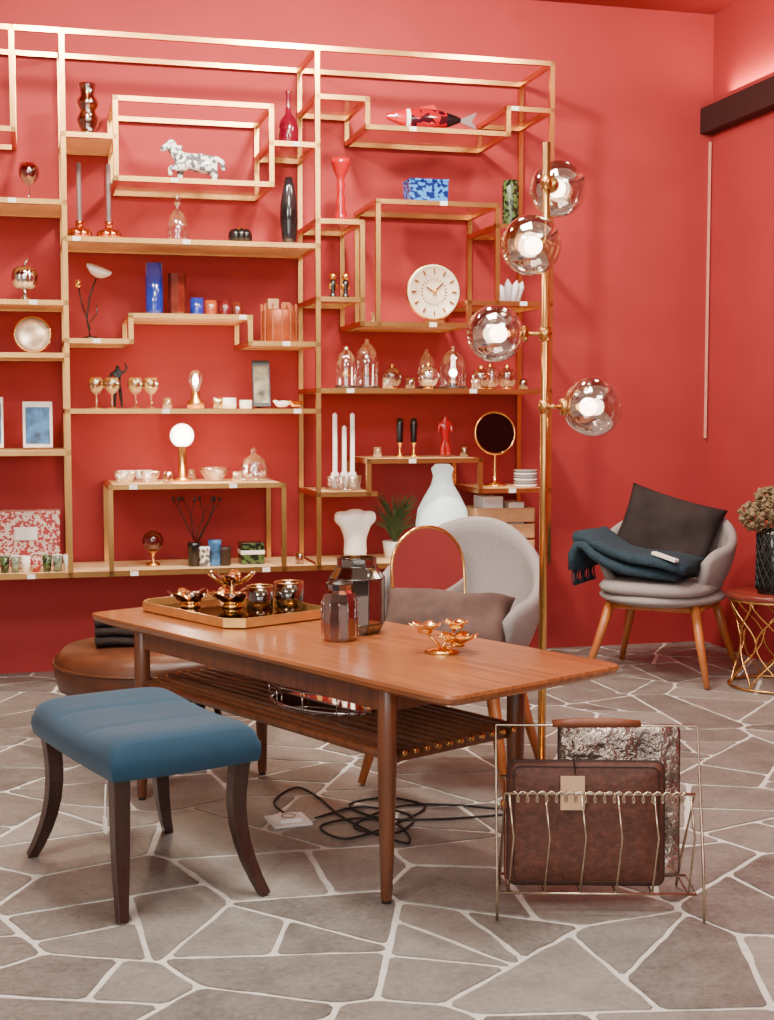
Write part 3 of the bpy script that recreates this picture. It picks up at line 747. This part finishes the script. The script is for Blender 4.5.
st.grid([border(top), border(mid), border(bot)], TEAL, closeu=True)
hx, hy = .30, .20
for sx in (-1, 1):
    for sy in (-1, 1):
        pts = []
        rs = []
        near = sx > 0 and sy < 0
        for k in range(9):
            q = k/8
            off = .0+.052*q**2.4-.016*math.sin(pi*q)
            pts.append((sx*(hx-.04+off*(.75 if near else 1)), sy*(hy-.035+off*(.25 if near else .8)), .36*(1-q))); rs.append(.03-.012*q+.003*math.sin(pi*q))
        st.tube(pts, rs, DKWOOD, 4)
st.tube([(0.292,-.212,.35),(.296,-.216,.3),(.294,-.216,.27)], .002, PAPER); st.box((.294,-.216,.25), (.025,.003,.04), PAPER)
st.done((-.657, 3.585, 0), -57.5, bevel=.004)

# ---------------------------------------------------------------- armchairs
def armchair(loc, rz, a=.30, bdep=.29, back=.85, arm=.60, lg=1.0):
    c = MB('grey_armchair')
    def rim(p):
        k = 0.5+0.5*math.cos(min(1, abs(p)/118)*pi)
        return arm+(back-arm)*k
    P = []
    NP = 40
    for i in range(NP+1):
        ph = -128+256*i/NP; r = math.radians(ph)
        top_ = rim(ph)
        if abs(ph) > 110: top_ -= .05*((abs(ph)-110)/18)**2
        col = []
        for j in range(11):
            q = j/10
            R = .66+.34*math.sin(q*pi/2)**.8+.07*q*math.cos(r)*.8
            z = .37+(top_-.37)*q
            col.append((a*R*math.sin(r), bdep*R*math.cos(r), z))
        inn = []
        for j in range(11):
            q = 1-j/10
            R = .66+.34*math.sin(q*pi/2)**.8+.07*q*math.cos(r)*.8-.13
            z = .40+(top_-.40)*q
            inn.append((a*R*math.sin(r), bdep*R*math.cos(r), z))
        o = col[-1]; n2 = inn[0]
        midp = ((o[0]+n2[0])/2, (o[1]+n2[1])/2, top_+.018)
        P.append(col+[midp]+inn)
    c.grid(P, GREYF)
    for e in (0, NP):
        row = P[e]; vs = row; fs = []
        n_ = len(row)
        for j in range(n_//2): fs.append((j, j+1, n_-2-j, n_-1-j) if j+1 < n_-2-j else (j, j+1, n_-1-j))
        c.add(vs, fs, GREYF)
    c.sph((0,-.03,.385), (a*.9, bdep*1.0, .05), GREYF, 32, 12)
    rows = []
    for (s_, z) in ((0,.40),(.8,.40),(.93,.415),(.96,.435),(.9,.455),(.7,.465),(0,.47)):
        row = []
        for i in range(40):
            t2 = 2*pi*i/40; ca, sa = math.cos(t2), math.sin(t2)
            x = math.copysign(abs(ca)**.7, ca)*a*.86*s_; y = math.copysign(abs(sa)**.7, sa)*bdep*.95*s_-.05
            row.append((x, y, z))
        rows.append(row)
    c.grid(rows, GREYF, closeu=True)
    for sx in (-1, 1):
        for sy in (-1, 1):
            c.tube([(sx*.17*lg, sy*.15*lg-.02, .37), (sx*.205*lg, sy*.185*lg-.02, .2), (sx*.25*lg, sy*.235*lg-.02, .006)], [.023,.02,.013], OAK, 12)
        c.tube([(sx*.18*lg, -.18*lg, .34), (sx*.18*lg, .14*lg, .34)], .016, OAK)
    c.tube([(-.18*lg,-.17*lg,.34),(.18*lg,-.17*lg,.34)], .016, OAK); c.tube([(-.18*lg,.13*lg,.34),(.18*lg,.13*lg,.34)], .016, OAK)
    return c.done(loc, rz)
armchair((.235, 4.62, 0), -19.6)
RC = Vector((1.315, 6.40, 0))
armchair(RC, -28, .325, .33, .775, .60, 1.15)
def rel(o, rz, p, sc=1):
    r = math.radians(rz); x, y, z = p[0]*sc, p[1]*sc, p[2]*sc
    return Vector((o[0]+x*math.cos(r)-y*math.sin(r), o[1]+x*math.sin(r)+y*math.cos(r), z))
p = MB('taupe_cushion'); p.pillow(.44, .26, .12, TAUPE, Matrix.Identity(4)); o = p.done(rel((.235,4.62),-19.6,(.01,-.155,.55))); o.rotation_euler = (math.radians(38), math.radians(2), math.radians(-12))
p = MB('grey_velvet_cushion'); p.pillow(.47, .40, .14, GREYV, Matrix.Identity(4)); o = p.done(rel(RC,-28,(-.02,.09,.66))); o.rotation_euler = (Matrix.Rotation(math.radians(-14),3,'Z') @ Matrix.Rotation(math.radians(66),3,'X') @ Matrix.Rotation(math.radians(-17),3,'Z')).to_euler()
b = MB('arched_gold_mirror')
MW = .142
def arch(s):
    pts = [(-MW*s, 0, 0)]
    for i in range(21):
        a = pi-pi*i/20; pts.append((MW*s*math.cos(a), 0, .235+MW*s*math.sin(a)))
    pts.append((MW*s, 0, 0)); return pts
b.tube(arch(1), .006, GOLD, 8, True)
b.add([(x, -.002, z) for x, y, z in arch(.99)], [tuple(range(23))], MIRROR, False)
b.add([(x, .004, z) for x, y, z in arch(.99)], [tuple(range(23))[::-1]], BLACK, False)
o = b.done(rel((.235,4.62),-19.6,(-.09,.01,.472))); o.rotation_euler = (math.radians(-6), 0, math.radians(27))
b = MB('teal_knit_throw')
def strip(path, wid, th, dirv, m, wav=0.0, N=10):
    P = []
    path = [Vector(q) for q in path]; dv = Vector(dirv).normalized()
    for i, q in enumerate(path):
        tdir = (path[min(i+1, len(path)-1)]-path[max(i-1, 0)]).normalized(); nn = tdir.cross(dv).normalized()
        row = []
        for k in range(2*N):
            a = 2*pi*k/(2*N)
            s_ = math.copysign(abs(math.cos(a))**.5, math.cos(a)); v_ = math.copysign(abs(math.sin(a))**.7, math.sin(a))
            wv = wav*math.sin(i*1.3+s_*5)
            row.append(q+dv*(s_*wid/2)+nn*(v_*th/2+wv))
        P.append(row)
    b.grid(P, m, closeu=True)
    for row in (P[0], P[-1]): b.add(row, [tuple(range(len(row)))], m)
strip([(.14,-.14,.505),(.02,-.15,.51),(-.1,-.15,.515),(-.2,-.13,.545),(-.27,-.11,.585),(-.31,-.10,.62),(-.35,-.09,.62),(-.37,-.09,.57),(-.37,-.09,.50)], .34, .06, (0,1,0), TEALK, .006)
strip([(.20,-.22,.545),(.08,-.22,.565),(-.06,-.2,.57),(-.16,-.17,.595),(-.25,-.13,.63),(-.31,-.11,.66),(-.36,-.11,.645)], .27, .06, (0.1,1,0), TEALK, .008)
for i in range(20):
    y = -.24+.3*i/19; b.tube([(-.37,y,.51),(-.375+.01*math.sin(i),y,.46),(-.365,y+.005,.425)], .004, TEALK, 5)
b.box((.10,-.34,.595), (.13,.03,.012), PAPER, R=rot(0,12,-20).to_3x3())
b.done(RC, -28)

# ---------------------------------------------------------------- side table, vase, flowers
ST = (1.745, 6.10, 0)
b = MB('wire_side_table')
for z, r in ((.008,.19),(.40,.195)):
    b.tube([(r*math.cos(a), r*math.sin(a), z) for a in [2*pi*i/40 for i in range(40)]], .006, BRASS, 8, True)
for k in range(8):
    for sg in (-1, 1):
        pts = []
        for i in range(13):
            q = i/12; th = k*pi/4+sg*(pi/8)*math.cos(q*pi*2)+pi/8; r = .19-.05*math.sin(pi*q)+.005*q
            pts.append((r*math.cos(th), r*math.sin(th), .008+.392*q))
        b.tube(pts, .0045, BRASS, 6)
b.lathe([(0,.402),(.2,.402),(.205,.41),(.205,.425),(.2,.43),(0,.43)], MIRR_RED, n=40)
b.done(ST, 0)
b = MB('black_woven_vase')
b.lathe([(0,0),(.07,0),(.075,.02),(.075,.27),(.06,.29),(.055,.29),(.07,.26),(.07,.02),(0,.01)], BLACK)
for k in range(14):
    for sg in (-1, 1):
        b.tube([(.078*math.cos(2*pi*k/14+sg*q*1.6), .078*math.sin(2*pi*k/14+sg*q*1.6), .02+.25*q) for q in [i/10 for i in range(11)]], .004, RUBBER, 5)
b.done((1.735, 6.06, .431))
b = MB('dried_hydrangea')
for (hx_, hy_, hz, R) in ((-.075,0,.10,.085),(.04,.02,.14,.09),(.14,-.02,.10,.08),(0,.06,.17,.07)):
    b.tube([(0,0,-.22),(hx_*.4,hy_*.4,0),(hx_,hy_,hz)], .004, DGREEN, 6)
    for i in range(150):
        v = Vector((random.gauss(0,1), random.gauss(0,1), random.gauss(0,1))).normalized()*R*(.7+.35*random.random())
        T = TR((hx_+v.x, hy_+v.y, hz+v.z*.8)) @ rot(random.random()*180, random.random()*180, 0)
        b.sph((0,0,0), (.015,.012,.004), DRY, 6, 4, T=T)
b.done((1.735, 6.06, .431+.25))

# ---------------------------------------------------------------- floor lamp
b = MB('brass_globe_floor_lamp')
LX, LY = .485, 4.2
b.lathe([(0,0),(.125,0),(.13,.008),(.125,.02),(.02,.026),(0,.028)], BRASS, n=40)
b.tube([(0,0,.02),(0,0,2.06)], .0125, BRASS, 16)
globes = [((.05,.12,1.94), .088), ((-.055,-.1,1.74), .09), ((-.155,-.02,1.483), .087), ((.15,.01,1.26), .091)]
for (g, r) in globes:
    g = Vector(g); base = Vector((0,0,g.z+.0)); d = (g-base); L_ = d.length; d.normalize()
    e = g-d*(r*.98)
    b.tube([base-d*.02, e], .007, BRASS, 10)
    b.tube([base+Vector((0,0,-.02)), base+Vector((0,0,.02))], .017, BRASS, 14)
    b.tube([e-d*.012, e+d*.012], .026, BRASS, 18); b.tube([e, e+d*.045], .014, BRASS, 12)
    b.sph(g, r, SMOKE, 36, 20)
    b.sph(e+d*.075, .028, BULB, 16, 10)
b.done((LX, LY, 0))

# ---------------------------------------------------------------- magazine rack
b = MB('wire_magazine_rack')
w2 = .252
def wire(p, r=.004, cl=False): b.tube(p, r, STEEL, 8, cl)
wire([(-w2,-.10,.004),(-w2,-.085,.12),(-w2,.02,.462),(w2,.02,.462),(w2,-.085,.12),(w2,-.10,.004)])
wire([(-w2+.02,.16,.004),(-w2+.02,.10,.10),(-w2+.02,-.06,.31),(w2-.02,-.06,.31),(w2-.02,.10,.10),(w2-.02,.16,.004)])
b.tube([(-.11,.02,.466),(-.05,.02,.468),(.05,.02,.468),(.11,.02,.466)], [.009,.012,.012,.009], CORK, 12)
wire([(-w2+.01,-.05,.055),(w2-.01,-.05,.055),(w2-.01,.09,.055),(-w2+.01,.09,.055)], .0035, True)
wire([(-w2+.02,.13,.30),(w2-.02,.13,.30)]); 
for i in range(6):
    x = -w2+.03+(2*w2-.06)*i/5
    wire([(x,-.06,.31),(x+.012,-.064,.2),(x,-.05,.055),(x,.09,.055),(x,.13,.30)], .0028)
pts = []
for i in range(18*8+1):
    q = i/8; x = -w2+.04+(2*w2-.08)*q/18
    pts.append((x+.008*math.sin(q*2*pi), -.064, .302+.014*math.cos(q*2*pi)))
wire(pts, .0024)
b.done((.524, 3.34, 0), -1.5)
def rbox(b, cx, cy, z0, w_, h, th, m, rad=.03, seg=5, crease=0):
    out = []
    for (sx, sz, a0) in ((1,1,0),(-1,1,90),(-1,-1,180),(1,-1,270)):
        for k in range(seg+1):
            a = math.radians(a0+90*k/seg)
            out.append((cx+sx*(w_/2-rad)+rad*math.cos(a), z0+h/2+sz*(h/2-rad)+rad*math.sin(a)))
    def lay(s_, y): return [(cx+(x-cx)*s_, y, z0+h/2+(z-z0-h/2)*s_) for x, z in out]
    P = [lay(.0,cy-th*.55), lay(.6,cy-th*.54), lay(.93,cy-th*.45), lay(1,cy-th*.2), lay(1,cy+th*.2), lay(.93,cy+th*.45), lay(.0,cy+th*.5)]
    b.grid(P, m, closeu=True)
    return lay
b = MB('brown_leather_folder')
lay = rbox(b, 0, 0, 0, .39, .31, .045, LEATH, .02)
b.tube(lay(1.0, -.006), .004, LEATHD, 6, True); b.tube(lay(.93, -.022), .0015, LEATHD, 5, True)
b.tube([(-.03,-.025,.30),(-.033,-.03,.33),(-.028,-.03,.28)], .002, LEATHD, 5)
b.box((-.035,-.0315,.235), (.06,.002,.085), TAG)
o = b.done((.498, 3.345, .062), -1.5); o.rotation_euler[0] = math.radians(-3)
b = MB('crinkled_silver_folder')
lay = rbox(b, 0, 0, 0, .305, .385, .035, CRUMP, .015)
b.tube(lay(1.0, 0), .004, LEATHD, 6, True)
o = b.done((.592, 3.41, .062), -3); o.rotation_euler[0] = math.radians(-3)

# ---------------------------------------------------------------- ottoman with throw, cable, floor socket
b = MB('rust_leather_ottoman')
b.lathe([(0,.19),(.33,.19),(.37,.205),(.385,.26),(.38,.32),(.35,.35),(.2,.36),(0,.362)], RUST, n=48)
b.tube([(.386*math.cos(a), .386*math.sin(a), .30) for a in [2*pi*i/48 for i in range(48)]], .006, RUST, 6, True)
for i in range(4):
    a = pi/4+i*pi/2; b.tube([(.26*math.cos(a), .26*math.sin(a), .2),(.30*math.cos(a), .30*math.sin(a), 0)], [.02,.012], DKWOOD, 10)
b.done((-.88, 5.15, 0))
b = MB('folded_dark_throw')
for k in range(3):
    strip([(-.15,0,.02+.036*k),(-.08,0,.024+.036*k),(0,0,.021+.036*k),(.08,.0,.025+.036*k),(.14,0,.02+.036*k)], .2, .036, (0,1,0), DARKT, .003)
b.done((-.96, 5.15, .363), 10)
b = MB('black_floor_cable')
def cable(pts):
    P = []
    pts = [Vector((x, y, .005)) for x, y in pts]; n_ = len(pts)
    for i in range(n_-1):
        p0, p1, p2, p3 = pts[max(i-1,0)], pts[i], pts[i+1], pts[min(i+2,n_-1)]
        for k in range(6):
            s_ = k/6; P.append(.5*((2*p1)+(-p0+p2)*s_+(2*p0-5*p1+4*p2-p3)*s_**2+(-p0+3*p1-3*p2+p3)*s_**3))
    P.append(pts[-1]); b.tube(P, .0036, RUBBER, 6)
cable([(-.29,4.08),(-.36,4.25),(-.30,4.42),(-.22,4.3),(-.15,4.12),(-.05,3.95),(.06,3.84),(.04,4.0),(-.08,4.08),(-.2,4.0),(-.12,3.88),(.02,4.02),(.12,4.2),(.0,4.3),(-.12,4.22),(-.02,4.08),(.15,4.07),(.30,4.10),(.36,4.12)])
cable([(-.22,4.08),(-.08,4.2),(.08,4.1),(.02,3.93),(-.1,4.0),(.03,4.2),(.2,4.22),(.35,4.18)])
b.done()
b = MB('floor_socket'); b.box((0,0,.004), (.12,.12,.008), PAPER); b.box((0,0,.012), (.07,.07,.012), WHITE); b.lathe([(.022,.0),(.022,.02),(.018,.02),(.018,.012),(0,.012)], GREYC, n=20); b.done((-.30, 4.06, 0), 20, bevel=.003)

# ---------------------------------------------------------------- lights
def area(name, loc, tgt, size, power, col=(1,1,1), sy=None):
    d = bpy.data.lights.new(name, 'AREA'); d.energy = power; d.size = size; d.color = col
    if sy: d.shape = 'RECTANGLE'; d.size_y = sy
    o = bpy.data.objects.new(name, d); scene.collection.objects.link(o); o.location = loc
    o.rotation_euler = (Vector(tgt)-Vector(loc)).to_track_quat('-Z', 'Y').to_euler()
WARM = (1, .92, .82)
area('ceiling_fill_light', (-.1, 3.6, 3.28), (-.1, 4.0, 0), 1.0, 130, WARM)  # unseen fill lights added overhead to brighten the room
area('ceiling_fill_light', (-1.5, 1.4, 3.28), (-.4, 4.5, .2), 1.0, 118, WARM)
area('ceiling_fill_light', (1.6, 2.0, 3.28), (.8, 5, .1), 1.0, 66, WARM)
area('window_light', (-1.2, -1.8, 1.9), (0, 5, .9), 2.2, 90, (1, .97, .93), 1.8)
area('window_light', (1.6, -1.2, 1.9), (0, 5, .9), 2.0, 36, (1, .97, .93), 1.8)
for x, y, tx, ty, e in ((-1.2,5.0,-1.0,6.4,56),(.0,5.2,.0,6.7,92),(1.1,5.4,1.0,7.0,28)):
    area('wall_glow_fill_light', (x, y, 3.2), (tx, ty, 1.3), .2, e, (1, .88, .73))  # unseen lights added for a warm glow on the shelf wall
def point(name, loc, e, r=.03, col=(1,.8,.58)):
    d = bpy.data.lights.new(name, 'POINT'); d.energy = e; d.shadow_soft_size = r; d.color = col
    o = bpy.data.objects.new(name, d); scene.collection.objects.link(o); o.location = loc
x, y, z = S(.54, .03, 1.13); point('globe_lamp_light', (x, y, z), 8, .05)
x, y, z = S(.605, .05, 1.40); point('bulb_lamp_light', (x, y, z), 5, .03)
x, y, z = S(uc-.035, -1.5, 2.87)
area('cove_light', (x, y, z), (x, y, z+1), .04, 30, (1,.58,.42), 3.5)
bpy.data.objects['cove_light'].rotation_euler = (pi, 0, math.radians(AW))

w = bpy.data.worlds.new('world'); scene.world = w; w.use_nodes = True
bg = w.node_tree.nodes['Background']; bg.inputs[0].default_value = (1, .98, .96, 1); bg.inputs[1].default_value = 0.75

# ---------------------------------------------------------------- camera
cd = bpy.data.cameras.new('camera'); cam = bpy.data.objects.new('camera', cd); scene.collection.objects.link(cam)
cd.sensor_fit = 'VERTICAL'; cd.sensor_height = 36; cd.lens = 48.0; cd.clip_start = .05
cam.location = (0, 0, 1.25); cam.rotation_euler = (math.radians(90-4.205), 0, 0)
scene.camera = cam
